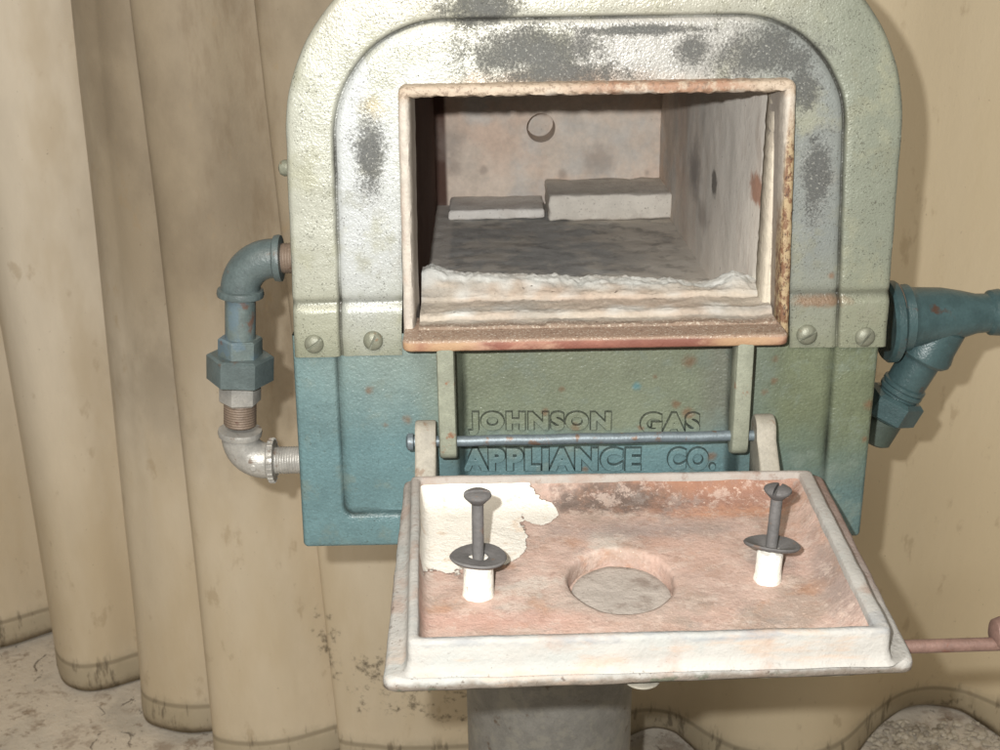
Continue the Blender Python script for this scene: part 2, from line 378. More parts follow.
def m_pan():
    m = Mat('pink_burnt_pan_lining', (186, 162, 150), .9, 0, .2)
    y, x, z = m.axis(1), m.axis(0), m.axis(2)
    m.vary(50, .08); m.vary(300, .06, 5)
    m.patch((160, 144, 132), 26, .44, .60, .85, 2); m.patch((176, 134, 106), 40, .54, .68, .6, 82); m.patch((192, 162, 148), 20, .5, .64, .7, 9)
    m.patch((196, 188, 178), 34, .58, .70, .7, 12)
    # rust-dark band by the hinge side
    far = lambda a, b: PZ(a, b, ZP)
    m.mix(m.blob(far(700, 498), (.085, .026, .02), .6, 70, 1.3), (136, 100, 84), .85)
    m.mix(m.blob(far(610, 503), (.045, .016, .02), .6, 90, 1.5), (96, 86, 80), .85)
    m.mix(m.blob(far(700, 492), (.08, .012, .02), 1.0, 150, 1.3, 8), (172, 128, 102), .8)
    m.mix(m.blob(far(740, 512), (.06, .010, .02), 1.0, 200, 1.6, 18), (196, 150, 124), .8)
    m.mix(m.blob(far(640, 530), (.07, .014, .02), .8, 80, 1.2, 28), (158, 144, 138), .7)
    m.mix(m.mul(m.ramp(m.noise(55, 7, .8, seed=95), .50, .62), m.ramp(y, -.20, -.12, .5, 1)), (154, 118, 96), .32)
    m.mix(m.ramp(m.noise(38, 6, .75, seed=97), .56, .66), (150, 142, 136), .5)
    m.mix(m.blob(far(612, 600), (.045, .03, .02), .9, 80, 1.0, 38), (172, 162, 152), .75)
    m.mix(m.blob(far(835, 590), (.012, .06, .03), .8, 80, 1.0, 38), (134, 122, 116), .7)
    m.mix(m.blob(far(500, 620), (.06, .012, .03), .8, 80, 1.0, 48), (194, 154, 140), .6)
    m.mix(m.ramp(m.noise(300, 4, .75, seed=33), .60, .68), (214, 190, 174), .6); m.mix(m.ramp(m.noise(160, 6, .8, seed=34), .54, .66), (150, 122, 110), .5); m.mix(m.ramp(m.noise(90, 6, .8, seed=35), .52, .62), (200, 182, 170), .5)
    m.mix(m.ramp(m.noise(420, 3, .75, seed=43), .70, .73), (226, 212, 196), .8)
    m.mix(m.ramp(m.noise(260, 4, .75, seed=53), .68, .72), (104, 74, 64), .5)
    W = [(462, 522, .034, .056), (500, 540, .014, .026), (470, 500, .04, .03), (425, 525, .012, .050), (540, 514, .010, .013), (600, 481, .045, .006)]
    w = m.union([m.blob(far(a, b), (r1, r2, .03), .10, 70, .80, 60, 9) for a, b, r1, r2 in W])
    wn = m.ramp(w, .2, .6)
    m.mix(m.ramp(w, .0, .12), (132, 104, 92), .6)
    m.mix(wn, (228, 224, 214), .98); m.mix(m.mul(wn, m.ramp(m.noise(120, 4, .6, seed=70), .55, .68)), (214, 196, 176), .7)
    m.mix(m.mul(wn, m.ramp(m.noise(260, 6, .8, seed=74), .60, .66)), (176, 152, 134), .5)
    m.bump(wn, .0010, .9); m.bump(m.noise(420, 5, .75), .0011, .7); m.bump(m.noise(80, 4, .6, seed=4), .002, .4)
    return m.done(0.88)

def m_curtain():
    m = Mat('dirty_cream_sheeting', (210, 200, 182), .62, 0, .35)
    x, y, z = m.axis(0), m.axis(1), m.axis(2)
    m.vary(5, .07, 1, (1, 1, .3)); m.vary(16, .05, 4, (1, 1, .4))
    m.patch((196, 182, 158), 7, .45, .62, .8, 2, (1, 1, .35))
    m.mix(m.ramp(x, .10, .30), (213, 197, 165), .8); m.mix(m.ramp(z, .55, .15), (208, 190, 156), .45)
    # brown smoke staining behind the left of the furnace, vertical
    zn = m.op('SUBTRACT', m.noise(9, 5, .6, (1, 1, .25), 7), .5)
    brown = m.mul(m.ramp(m.op('ADD', x, m.op('MULTIPLY', zn, .15)), -.47, -.38), m.ramp(m.op('ADD', x, m.op('MULTIPLY', zn, .2)), -.04, -.12))
    m.mix(m.mul(brown, m.ramp(z, .30, .62)), (158, 144, 122), .9)
    m.mix(m.mul(brown, m.ramp(z, .3, .5), m.ramp(m.noise(12, 5, .6, (1, 1, .6), 17), .40, .68)), (132, 120, 102), .6)
    m.mix(m.mul(m.ramp(x, -.30, -.27), m.ramp(x, -.17, -.22), m.ramp(z, .3, .5), m.ramp(m.noise(40, 5, .7, (1, 1, .25), 27), .45, .70)), (120, 102, 78), .4)
    m.mix(m.mul(m.ramp(m.noise(34, 5, .65, (1, 1, .5), 37), .60, .70)), (164, 144, 114), .4)
    m.mix(m.ramp(m.noise(240, 4, .7, (1, 1, .6), 47), .68, .72), (110, 92, 70), .45)
    # dirty hem; crease line and small wrinkles shaded in as dark colour
    hz = m.op('ADD', z, m.op('MULTIPLY', m.op('SUBTRACT', m.noise(60, 5, .7, seed=6), .5), .03))
    m.mix(m.mul(m.ramp(z, .036, .039), m.ramp(z, .045, .041)), (110, 98, 78), .6); m.mix(m.ramp(hz, .055, .03), (160, 150, 128), .6); m.mix(m.mul(m.ramp(z, .06, .035), m.ramp(m.noise(70, 4, .7, (1, 1, .2), 77), .55, .66)), (96, 86, 70), .7); m.mix(m.ramp(hz, .02, .0), (96, 84, 66), .6)
    # black mould marks near the pedestal
    mk = m.union([m.blob(c, r, .25, 55, 1.8, 91) for c, r in ((PY(400, 690, .5), (.07, .5, .05)), (PY(322, 655, .5), (.02, .5, .05)), (PY(375, 668, .5), (.03, .5, .015)), (PY(450, 712, .5), (.03, .5, .03)))])
    m.mix(m.mul(mk, m.ramp(m.noise(70, 6, .75, seed=93), .50, .66)), (74, 66, 54), .75)
    m.bump(m.noise(70, 4, .6, (1, 1, .5)), .002, .25); m.bump(m.noise(500, 3, .6), .0004, .3)
    return m.done(0.96)

def m_floor():
    m = Mat('stained_concrete', (196, 188, 174), .85, 0, .3)
    m.vary(12, .14); m.patch((212, 202, 186), 9, .48, .60, .8, 3); m.patch((152, 136, 120), 20, .56, .68, .7, 6)
    m.mix(m.ramp(m.noise(50, 6, .8, seed=9), .54, .66), (132, 112, 92), .7)
    m.mix(m.ramp(m.noise(26, 6, .75, (1, 1, 1), 19, 1.5), .62, .64), (70, 60, 50), .7)
    m.mix(m.ramp(m.noise(40, 5, .75, seed=29), .62, .70), (204, 190, 170), .6)
    m.bump(m.noise(90, 6, .7), .004, .6); m.bump(m.noise(400, 4, .7), .001, .5)
    return m.done(1.1)

ZSILL = PY(590, 338, -.028).z
ZTOP = zc(97)+.004
M_UP, M_LO, M_FR, M_LI, M_HE, M_LE, M_SI = m_upper(), m_lower(), m_frame(), m_lining(), m_hearth(), m_ledge(), m_sill()
M_DO, M_PA, M_CU, M_FL = m_door(), m_pan(), m_curtain(), m_floor()
M_BRICK = m_brick('pale_firebrick', (212, 206, 196), (190, 182, 172)); M_STRIP = m_brick('white_kiln_strip', (224, 220, 214), (204, 196, 188))
M_COVER = m_brick('speckled_plug_disc', (158, 150, 142), (108, 94, 84))
M_ARM = m_metal('pale_green_cast_arm', (142, 146, 130), .5, 0, .25, (134, 92, 66), 90)
M_EAR = m_metal('grey_beige_cast_ear', (154, 149, 136), .6, 0, .3, (130, 110, 92), 90)
M_ROD = m_metal('worn_steel_rod', (112, 124, 130), .45, .25, .4, (116, 90, 70), 120, .3)
M_SCREW = m_metal('paint_coated_screw', (132, 134, 118), .45, .2, .25, (126, 96, 68), 160)
M_TEAL = m_metal('dark_teal_pipe_paint', (90, 102, 102), .4, 0, .18, (98, 74, 58), 70)
M_TEAL2 = m_metal('worn_teal_pipe_paint', (102, 114, 112), .42, 0, .3, (112, 84, 70), 60, light=(98, 118, 130))
M_DTEAL = m_metal('oily_dark_teal_paint', (68, 90, 92), .32, 0, .12, (84, 58, 44), 60)
M_GALV = m_metal('dull_galvanised_iron', (176, 174, 168), .38, .3, .2, (128, 110, 96), 100)
M_BROWN = m_metal('bare_brown_thread', (122, 106, 92), .6, .1, .3, (92, 64, 50), 120)
M_BOLT = m_metal('heat_grey_bolt', (104, 102, 101), .65, .1, .25, (120, 100, 88), 160)
M_PUTTY = m_brick('white_clay_sleeve', (226, 222, 212), (212, 204, 192))
M_HANDLE = m_metal('pinkish_rusty_rod', (122, 96, 86), .6, .1, .4, (112, 66, 48), 140)
M_PED = m_metal('grey_mottled_column_paint', (132, 130, 124), .5, 0, .2, (92, 74, 58), 60, light=(148, 145, 134))
M_SHELL = m_metal('dark_green_side_shell', (70, 82, 74), .5, 0, .3, (96, 70, 54), 60)

# ------------------------------------------------------------------ furnace
FUR = empty('furnace', Vector((.055, .10, 0)))
tag(FUR, 'teal and cream cast iron furnace on a grey column with its door dropped open', 'furnace')

def upath(xl0, xr0, xl1, xr1, z0, zc_, zt, rl, n=(110, 48, 90, 48, 110)):
    "inverted U: legs from z0 (x..0) up to zc_ (x..1), corners radius rl (elliptic), top zt"
    pts = []
    for i in range(n[0]): t = i/n[0]; pts.append((lerp(xl0, xl1, t), lerp(z0, zc_, t)))
    rz = zt-zc_
    for i in range(n[1]): a = pi-(pi/2)*i/n[1]; pts.append((xl1+rl+rl*cos(a), zc_+rz*sin(a)))
    for i in range(n[2]): pts.append((lerp(xl1+rl, xr1-rl, i/n[2]), zt))
    for i in range(n[3]): a = pi/2-(pi/2)*i/n[3]; pts.append((xr1-rl+rl*cos(a), zc_+rz*sin(a)))
    for i in range(n[4]+1): t = i/n[4]; pts.append((lerp(xr1, xr0, t), lerp(zc_, z0, t)))
    return pts
def off(path, d):
    out = []
    for i, p in enumerate(path):
        a, b = path[max(i-1, 0)], path[min(i+1, len(path)-1)]; tx, tz = b[0]-a[0], b[1]-a[1]; l = max(sqrt(tx*tx+tz*tz), 1e-9)
        out.append((p[0]+tz/l*d, p[1]-tx/l*d))
    return out

xs = lambda px, py: PY(px, py).x
OUT = upath(xs(294, 352), xs(886, 352), -.1050, .2178, ZSTRAP, .815, .915, .1)
GRV = upath(xs(341, 352), xs(837, 352), xs(333, 130), xs(845, 130), ZSTRAP, .815, zc(17), .060)
INN = upath(xs(402, 352), xs(789, 352), xs(401, 100), xs(792, 96), ZSTRAP, zc(92), zc(85), .006)
def relief(p):
    x, y, z = p; d = 0
    d += .0016*exp(-((z-ZCRIMP)/.0022)**2)                      # crimp line above the strap
    d += -.0012/(1+exp((z-(ZCRIMP-.0035))/.0006))                # the strap stands proud
    d += .0003*nz(p, 60, 3)+.00015*nz(p, 220, 5)
    return Vector((x+.0004*nz(p, 70, 8), y+d, z))
prof = []   # (path, y, grime, panel)
prof += [(off(OUT, .002), .030, .3, 0), (OUT, .012, .3, 0), (OUT, .0025, .5, 0), (off(OUT, .0007), .0007, .25, 0), (off(OUT, .0025), 0, 0, 0)]
for t in (.12, .3, .5, .7, .85):
    prof.append(([(lerp(a[0], b[0], t), lerp(a[1], b[1], t)) for a, b in zip(OUT, GRV)], -.0004*sin(pi*t), 0, 0))
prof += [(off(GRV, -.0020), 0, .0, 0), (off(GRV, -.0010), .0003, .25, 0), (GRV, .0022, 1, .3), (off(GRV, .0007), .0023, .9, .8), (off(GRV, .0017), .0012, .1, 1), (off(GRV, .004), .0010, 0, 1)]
for t in (.25, .5, .75, .93, 1.0):
    prof.append(([(lerp(a[0], b[0], t), lerp(a[1], b[1], t)) for a, b in zip(GRV, INN)], .0010, .35 if t == 1 else 0, 1))
prof.append((off(INN, .0005), .020, 1, 1))
bm = bmesh.new(); gl = bm.verts.layers.float.new('grime'); pl = bm.verts.layers.float.new('panel')
R = [[relief((x, y, z)) for x, z in pa] for pa, y, g, q in prof]
V = rows(bm, R)
for vr, (pa, y, g, q) in zip(V, prof):
    for v in vr:
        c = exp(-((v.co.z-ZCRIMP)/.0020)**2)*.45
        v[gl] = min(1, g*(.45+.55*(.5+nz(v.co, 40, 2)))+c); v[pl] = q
# close the lower ends of the two straps
for k in (0, -1):
    pts = [vr[k].co.copy() for vr in V[1:-1]]
    rows(bm, [pts, [Vector((p.x, .0245, p.z+.0003)) for p in pts]], vals=[.9, .9])
arch = obj('arched_front', bm, M_UP, FUR, sharp=50)

# screws of the straps
def slotted_screw(name, c, r, slot, parent, mat, hgt=.003):
    bm = bmesh.new(); n = 32; R = []
    for q in (1.0, .98, .9, .7, .45, .2, .02):
        R.append([(r*q*cos(2*pi*k/n), r*q*sin(2*pi*k/n), -hgt*sqrt(max(0, 1-q*q))) for k in range(n)])
    R.insert(0, [(x, z, .002) for x, z, y in R[0]])
    c0, s0 = cos(slot), sin(slot); RR = []
    for i, rr in enumerate(R):
        out = []
        for x, z, y in rr:
            out.append(Vector((c[0]+x, c[1]+y, c[2]+z)))
        RR.append(out)
    rows(bm, RR, closed=True, cap1=True)
    # cut the slot as a real notch
    o = obj(name, bm, mat, parent)
    w, dd = r*.12, hgt*.75
    cb = bmesh.new(); box(cb, (-r*1.1, -.01, -w), (r*1.1, dd-hgt*.0-hgt, w), 0)
    bmesh.ops.rotate(cb, verts=cb.verts, cent=(0, 0, 0), matrix=Matrix.Rotation(-slot, 3, 'Y')); bmesh.ops.translate(cb, verts=cb.verts, vec=Vector(c))
    me = bpy.data.meshes.new('cutter'); cb.to_mesh(me); cb.free(); co = bpy.data.objects.new('cutter', me); COL.objects.link(co)
    md = o.modifiers.new('slot', 'BOOLEAN'); md.operation = 'DIFFERENCE'; md.object = co; md.solver = 'EXACT'
    bpy.context.view_layer.update(); dg = bpy.context.evaluated_depsgraph_get(); dg.update(); nm = bpy.data.meshes.new_from_object(o.evaluated_get(dg))
    o.modifiers.clear(); o.data = nm; bpy.data.objects.remove(co); finish(nm, True, 40)
    return o
for px, py, r, a in ((314, 344, .0054, .62), (373, 341, .0054, 1.15), (807, 335, .0056, .5), (865, 337, .0056, .95)):
    p = PY(px, py, -.0018); slotted_screw('screw', p, r, a, arch, M_SCREW)

# lower front with the lettered pocket
ZB = PY(340, 548).z
def ubot(xl, xr, xlb, xrb, zt, zb, r, n=(80, 20, 90, 20, 80)):
    pts = []
    for i in range(n[0]): t = i/n[0]; pts.append((lerp(xl, xlb, t), lerp(zt, zb+r, t)))
    for i in range(n[1]): a = pi+(pi/2)*i/n[1]; pts.append((xlb+r+r*cos(a), zb+r+r*sin(a)))
    for i in range(n[2]): pts.append((lerp(xlb+r, xrb-r, i/n[2]), zb))
    for i in range(n[3]): a = -pi/2+(pi/2)*i/n[3]; pts.append((xrb-r+r*cos(a), zb+r+r*sin(a)))
    for i in range(n[4]+1): t = i/n[4]; pts.append((lerp(xrb, xr, t), lerp(zb+r, zt, t)))
    return pts
ZT = ZSTRAP+.012
LO = ubot(xs(293, 358), xs(879, 358), xs(303, 545), xs(861, 535), ZT, ZB, .003)
LG = ubot(xs(337, 358), xs(834, 358), xs(345, 515), xs(823, 505), ZT, zc(516, 340), .006)
PK = ubot(xs(456, 360), xs(741, 360), xs(459, 480), xs(738, 480), ZT, zc(500, 460), .008)
prof = [([(x+(.002 if x < .05 else -.002), z) for x, z in LO], .03, .3), (LO, .010, .3), (LO, .003, .5), (off(LO, -.0008), .0014, .2), (off(LO, -.0025), .0008, 0)]
for t in (.3, .6): prof.append(([(lerp(a[0], b[0], t), lerp(a[1], b[1], t)) for a, b in zip(LO, LG)], .0008, 0))
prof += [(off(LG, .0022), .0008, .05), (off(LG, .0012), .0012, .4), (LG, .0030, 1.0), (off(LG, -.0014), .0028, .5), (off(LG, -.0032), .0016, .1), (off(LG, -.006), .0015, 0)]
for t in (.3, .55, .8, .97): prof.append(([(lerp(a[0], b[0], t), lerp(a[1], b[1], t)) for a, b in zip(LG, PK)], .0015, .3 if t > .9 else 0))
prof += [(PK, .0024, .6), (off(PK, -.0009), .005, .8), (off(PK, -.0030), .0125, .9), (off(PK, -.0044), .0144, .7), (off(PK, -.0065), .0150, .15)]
bm = bmesh.new(); bm.verts.layers.float.new('grime')
def rl2(p): return Vector((p[0], p[1]+.0002*nz(p, 60, 3)+.0001*nz(p, 220, 5), p[2]))
V = rows(bm, [[rl2((x, y, z)) for x, z in pa] for pa, y, g in prof], vals=[g for *_, g in prof])
gl = bm.verts.layers.float['grime']
for vr in V:
    for v in vr: v[gl] *= .45+.55*(.5+nz(v.co, 45, 2))
last = off(PK, -.0065)
# pocket floor: columns across between left and right boundary
L = last[:]; mid = len(L)//2; A = L[:mid]; B = L[::-1][:mid]
rows(bm, [[rl2((lerp(a[0], b[0], t/24), .0150, lerp(a[1], b[1], t/24))) for a, b in zip(A, B)] for t in range(25)], vals=[0]*25)
bmesh.ops.remove_doubles(bm, verts=bm.verts, dist=.00005)
lower = obj('lower_front', bm, M_LO, FUR, sharp=50)

# raised lettering, one mesh
def lettering():
    out = bmesh.new(); gl_ = out.verts.layers.float.new('grime')
    for word, x0, x1, y0, y1 in (('JOHNSON', 469, 611, 411, 434), ('GAS', 640, 700, 412, 433), ('APPLIANCE', 463, 641, 447, 470), ('CO.', 667, 716, 447, 469)):
        mx = Mx = None
        for offs, ext, bev, halo in ((.042, .03, .016, 0), (.092, .005, .0, 1)):
            cu = bpy.data.curves.new('t', 'FONT'); cu.body = word; cu.size = 1; cu.extrude = ext; cu.bevel_depth = bev; cu.bevel_resolution = 2; cu.offset = offs; cu.space_character = 1.16; cu.resolution_u = 6
            o = bpy.data.objects.new('t', cu); COL.objects.link(o); dg = bpy.context.evaluated_depsgraph_get(); dg.update()
            me = bpy.data.meshes.new_from_object(o.evaluated_get(dg)); bpy.data.objects.remove(o)
            Y = .0150; a, b, c, d = PY(x0, y0, Y), PY(x1, y0, Y), PY(x0, y1, Y), PY(x1, y1, Y)
            if mx is None:
                mx = [min(v.co[i] for v in me.vertices) for i in (0, 1)]; Mx = [max(v.co[i] for v in me.vertices) for i in (0, 1)]
            zt = ext+bev; vs = []
            for v in me.vertices:
                u = (v.co.x-mx[0])/(Mx[0]-mx[0]); w = (v.co.y-mx[1])/(Mx[1]-mx[1])
                x = lerp(c.x, b.x, u); z_ = lerp(lerp(c.z, d.z, u), lerp(a.z, b.z, u), w)
                y = Y+.0008-(v.co.z+zt)/(2*zt)*(.0012 if halo else .0032)
                nv = out.verts.new((x, y, z_)); vs.append(nv); nv[gl_] = .85 if halo else max(0, min(.95, 1.6-(Y-y)/.0014))
            for p in me.polygons:
                try: out.faces.new([vs[i] for i in p.vertices])
                except ValueError: pass
    return out
obj('lettering', lettering(), M_LO, lower, sharp=30)

# side shell behind the front
sh = off(OUT, .006); bm = bmesh.new()
lo = [(sh[0][0], ZB+.006)]+sh+[(sh[-1][0], ZB+.006)]
rows(bm, [[Vector((x, .026, z)) for x, z in lo], [Vector((x, .25, z)) for x, z in lo], [Vector((x, .47, z)) for x, z in lo]], closed=True, cap1=True)
shell = obj('body_shell', bm, M_SHELL, FUR)
bm = bmesh.new(); p = PY(284, 168, .02); revolve(bm, p+Vector((.004, 0, 0)), (-1, 0, 0), [(0, .0045), (.004, .0045), (.006, .0035), (.007, .001)], 20)
obj('screw', bm, M_SCREW, shell)

# opening frame: raised U bar round the mouth
FO = upath(xs(404, 335), xs(787, 332), xs(398, 98), xs(794, 93), zc(337), zc(90), zc(81), .005, (90, 12, 110, 12, 90))
def ins(d):
    k = max(.0006, .005-d)
    return upath(FO[0][0]+d, FO[-1][0]-d, xs(398, 98)+d, xs(794, 93)-d, zc(337), zc(90), zc(81)-d, k, (90, 12, 110, 12, 90))
pr = [(0, .0012), (.0002, -.004), (.0008, -.0062), (.0020, -.0070), (.0038, -.0072), (.0052, -.0068), (.0060, -.0050), (.0064, -.003), (.0066, .004), (.0068, .014), (.0074, .022)]
bm = bmesh.new(); V = rows(bm, [[Vector((x+.0003*nz((x, y, z), 120, 4), y+.0003*nz((x, y, z), 150, 9), z+(.00035 if d < .005 else .0009)*fr((x, y, z), 200 if d < .005 else 330, 4))) for x, z in ins(d)] for d, y in pr])
# rounded feet on both ends
for k, sg in ((0, 1), (-1, -1)):
    ring = [vr[k] for vr in V[:8]]; cx = sum((v.co for v in ring), Vector())/8
    prev = ring
    for q, dz in ((.85, .0018), (.55, .0030), (.1, .0036)):
        new = [bm.verts.new((lerp(cx.x, v.co.x, q), lerp(cx.y, v.co.y, q), v.co.z-dz)) for v in ring]
        for j in range(7): bm.faces.new((prev[j], prev[j+1], new[j+1], new[j]))
        prev = new
obj('opening_frame', bm, M_FR, FUR, sharp=50)

# firebox lining: right, left, top and back wall with burner hole
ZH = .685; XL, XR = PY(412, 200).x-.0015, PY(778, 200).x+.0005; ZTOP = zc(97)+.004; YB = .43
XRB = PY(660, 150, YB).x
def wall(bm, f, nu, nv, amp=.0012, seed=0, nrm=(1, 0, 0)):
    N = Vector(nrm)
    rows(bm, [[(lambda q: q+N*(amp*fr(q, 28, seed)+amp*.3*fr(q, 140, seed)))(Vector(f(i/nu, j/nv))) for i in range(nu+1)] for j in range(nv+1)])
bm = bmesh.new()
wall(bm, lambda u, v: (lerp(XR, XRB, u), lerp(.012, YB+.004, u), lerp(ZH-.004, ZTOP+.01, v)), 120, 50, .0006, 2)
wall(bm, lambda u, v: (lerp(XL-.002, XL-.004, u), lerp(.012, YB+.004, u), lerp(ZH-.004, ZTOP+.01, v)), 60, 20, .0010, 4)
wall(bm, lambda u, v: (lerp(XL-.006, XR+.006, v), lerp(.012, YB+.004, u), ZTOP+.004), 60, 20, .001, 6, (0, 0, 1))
hc = PY(541, 128, YB); hr = .0126
def ringrect(x0, x1, z0, z1, n=64):
    out = []
    for k in range(n):
        a = 2*pi*k/n; dx, dz = cos(a), sin(a); t = min(((x1-hc.x)/dx if dx > 1e-6 else (x0-hc.x)/dx if dx < -1e-6 else 9), ((z1-hc.z)/dz if dz > 1e-6 else (z0-hc.z)/dz if dz < -1e-6 else 9))
        out.append((hc.x+dx*t, hc.z+dz*t))
    return out
RR = ringrect(XL-.008, XRB+.006, ZH-.006, ZTOP+.012); RC = [(hc.x+hr*cos(2*pi*k/64), hc.z+hr*sin(2*pi*k/64)) for k in range(64)]
def bw(x, y, z): q = Vector((x, y, z)); return q+Vector((0, .0010*fr(q, 30, 7)+.0004*fr(q, 160, 3), 0))
R = [[bw(lerp(a[0], b[0], t), YB, lerp(a[1], b[1], t)) for a, b in zip(RR, RC)] for t in [i/24 for i in range(25)]]
R += [[Vector((hc.x+(hr*q)*cos(2*pi*k/64), YB+y, hc.z+(hr*q)*sin(2*pi*k/64))) for k in range(64)] for q, y in ((.97, .002), (.95, .030), (1.05, .0305), (1.05, .036), (.5, .036))]
rows(bm, R, closed=True, cap1=True)
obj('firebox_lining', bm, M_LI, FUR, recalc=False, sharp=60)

bm = bmesh.new()
rows(bm, [[(lambda q: q+Vector((0, 0, .0008*fr(q, 60, 3)+.0003*nz(q, 300, 2))))(Vector((lerp(XL-.004, lerp(XR, XRB, j/90)+.004, i/70), lerp(.05, YB+.004, j/90), ZH))) for i in range(71)] for j in range(91)])
obj('hearth_slab', bm, M_HE, FUR, sharp=60)

# front lining cheek on the right of the mouth
bm = bmesh.new()
rows(bm, [[Vector((XR+a+.0006*fr((b, zz, 0), 60, 3), b, lerp(ZH, ZTOP+.002, zz))) for a, b in ((.004, .013), (-.0005, .0125), (-.0022, .0145), (-.0028, .022), (-.002, .034), (.002, .040))] for zz in [i/50 for i in range(51)]])
obj('mouth_cheek', bm, m_brick('pale_cheek_mortar', (190, 182, 166), (176, 166, 152)), FUR, sharp=60)

# mortar ledge stepping down to the sill
def ledge():
    bm = bmesh.new(); lay = bm.verts.layers.float.new('grime')
    NX, x0, x1 = 260, XL+.003, XR+.001
    # (y, z, crust)
    zs = ZSILL
    prof = [(-.010, zs-.001, 0), (-.0095, zs+.0012, 0), (-.004, zs+.0016, 0), (.0020, zs+.0018, .0), (.0030, zs+.0042, .1), (.0055, zs+.0052, .35), (.009, zs+.0050, .1), (.016, zs+.0054, 0), (.024, zs+.0058, 0), (.0245, zs+.0078, .1), (.026, zs+.0088, .1),
            (.0285, zs+.0098, .2), (.033, zs+.0118, .4), (.038, zs+.0128, 1), (.044, zs+.0132, 1), (.050, zs+.0128, 1), (.055, zs+.009, 1), (.058, zs+.000, .8), (.060, ZH-.003, .5)]
    R = []
    fine = []
    for a, b in zip(prof, prof[1:]):
        for k in range(3): t = k/3; fine.append(tuple(lerp(a[i], b[i], t) for i in range(3)))
    fine.append(prof[-1])
    for y, z, c in fine:
        row = []
        for i in range(NX+1):
            u = i/NX; x = lerp(x0, x1, u); q = Vector((x, y, z))
            top = max(0, min(1, (y-.026)/.012))
            # the crust is tall at the left, low and broken at the right
            bank = .0055*exp(-((u-.03)/.035)**2)+.0095*max(0, 1-u/.80)-.0042+.0050*exp(-((u-.93)/.035)**2)-.003*exp(-((u-.83)/.05)**2)-.0025*exp(-((u-.47)/.02)**2)
            dz = top*(bank*.8+.0011*fr(q, 260, 2))+.0007*fr((x*.5, y, z), 160, 8)+.0004*nz(q, 520, 1)+.0008*fr((x, y*.3, 0), 40, 12)
            dy = .0007*fr((x, 0, z), 45, 3)*(1 if y > -.008 else .2)+.0006*nz(q, 260, 5)
            row.append(Vector((x, y+dy, z+dz)))
        R.append(row)
    V = rows(bm, R)
    for vr, (y, z, c) in zip(V, fine):
        for i, v in enumerate(vr):
            v[lay] = max(0, min(1, c+.9*nz(v.co, 90, 3)*(1 if c > .05 else .3)))
    return bm
obj('mortar_ledge', ledge(), M_LE, FUR, sharp=80)

# sill plate with rounded front corners
bm = bmesh.new()
a, b = PY(402, 342, -.028), PY(789, 338, -.028); x0, x1 = a.x, b.x; yf, yb_ = -.0285, .012; rr = .0045
ring = [(x0, yb_)]+[(x0+rr-rr*cos(t*pi/16), yf+rr-rr*sin(t*pi/16)) for t in range(9)]
n1 = 60
ring += [(lerp(x0+rr, x1-rr, i/n1), yf+.0003*nz((i, 0, 0), .4)) for i in range(1, n1)]
ring += [(x1-rr+rr*sin(t*pi/16), yf+rr-rr*cos(t*pi/16)) for t in range(9)]+[(x1, yb_)]
cxm = (x0+x1)/2
def sc(x, y, d): return (x+(d if x < cxm-.05 else -d if x > cxm+.05 else 0)*(1 if abs(x-cxm) > .09 else 0), y+(d if y < yb_ else 0))
zt, th = ZSILL, .0062
R = []
for d, z in ((.0012, zt), (.0004, zt-.0004), (0, zt-.0013), (0, zt-th+.0013), (.0004, zt-th+.0004), (.0012, zt-th)):
    R.append([Vector((*sc(x, y, d), z)) for x, y in ring])
rows(bm, R, closed=True, cap0=True, cap1=True)
sill = obj('sill_plate', bm, M_SI, FUR, sharp=40)

# hinge arms hanging from the sill
RODY = -.0215; RODZ = PY(590, 438.5, RODY).z; RODR = .0030
def prism_x(bm, prof, x0, x1, bev=.0016):
    "profile in (y,z), thickness along x, rounded edges"
    c = Vector((0, sum(p[0] for p in prof)/len(prof), sum(p[1] for p in prof)/len(prof)))
    def sh(d): return [(c.y+(p[0]-c.y)*(1-d), c.z+(p[1]-c.z)*(1-d*.35)) for p in prof]
    w = x1-x0; mind = max(abs(p[0]-c.y) for p in prof); R = []
    for d, x in ((bev/mind, x0), (bev*.3/mind, x0+bev*.35), (0, x0+bev), (0, x1-bev), (bev*.3/mind, x1-bev*.35), (bev/mind, x1)):
        R.append([Vector((x, y, z)) for y, z in sh(d)])
    rows(bm, R, closed=True, cap0=True, cap1=True)
def stadium(y, z0, z1, r, n=14, tip=1.0):
    return [(y-r, z1)]+[(y-r*cos(pi*k/n), z0+r-tip*r*sin(pi*k/n)) for k in range(n+1)]+[(y+r, z1)]
for xa, xb, pb in ((437.5, 455.5, 462), (734.5, 752, 457)):
    bm = bmesh.new(); q = PY(xa, 400, RODY-.007); q2 = PY(xb, 400, RODY-.007); zb = PY(xa, pb, RODY-.006).z
    st = stadium(RODY, zb, ZSILL-.004, .0068)
    prism_x(bm, st, q.x, q2.x, .0016)
    o = obj('hinge_arm', bm, M_ARM, sill)
bm = bmesh.new(); xr0 = PY(409, 445, RODY).x; xr1 = PY(770, 440, RODY).x
sweep(bm, [Vector((lerp(xr0, xr1, i/30), RODY, RODZ+.0002*sin(i))) for i in range(31)], RODR, 20)
revolve(bm, Vector((xr0-.0015, RODY, RODZ)), (1, 0, 0), [(0, .0028), (.0012, .0048), (.004, .0048), (.0045, .003)], 24)
obj('hinge_rod', bm, M_ROD, FUR)

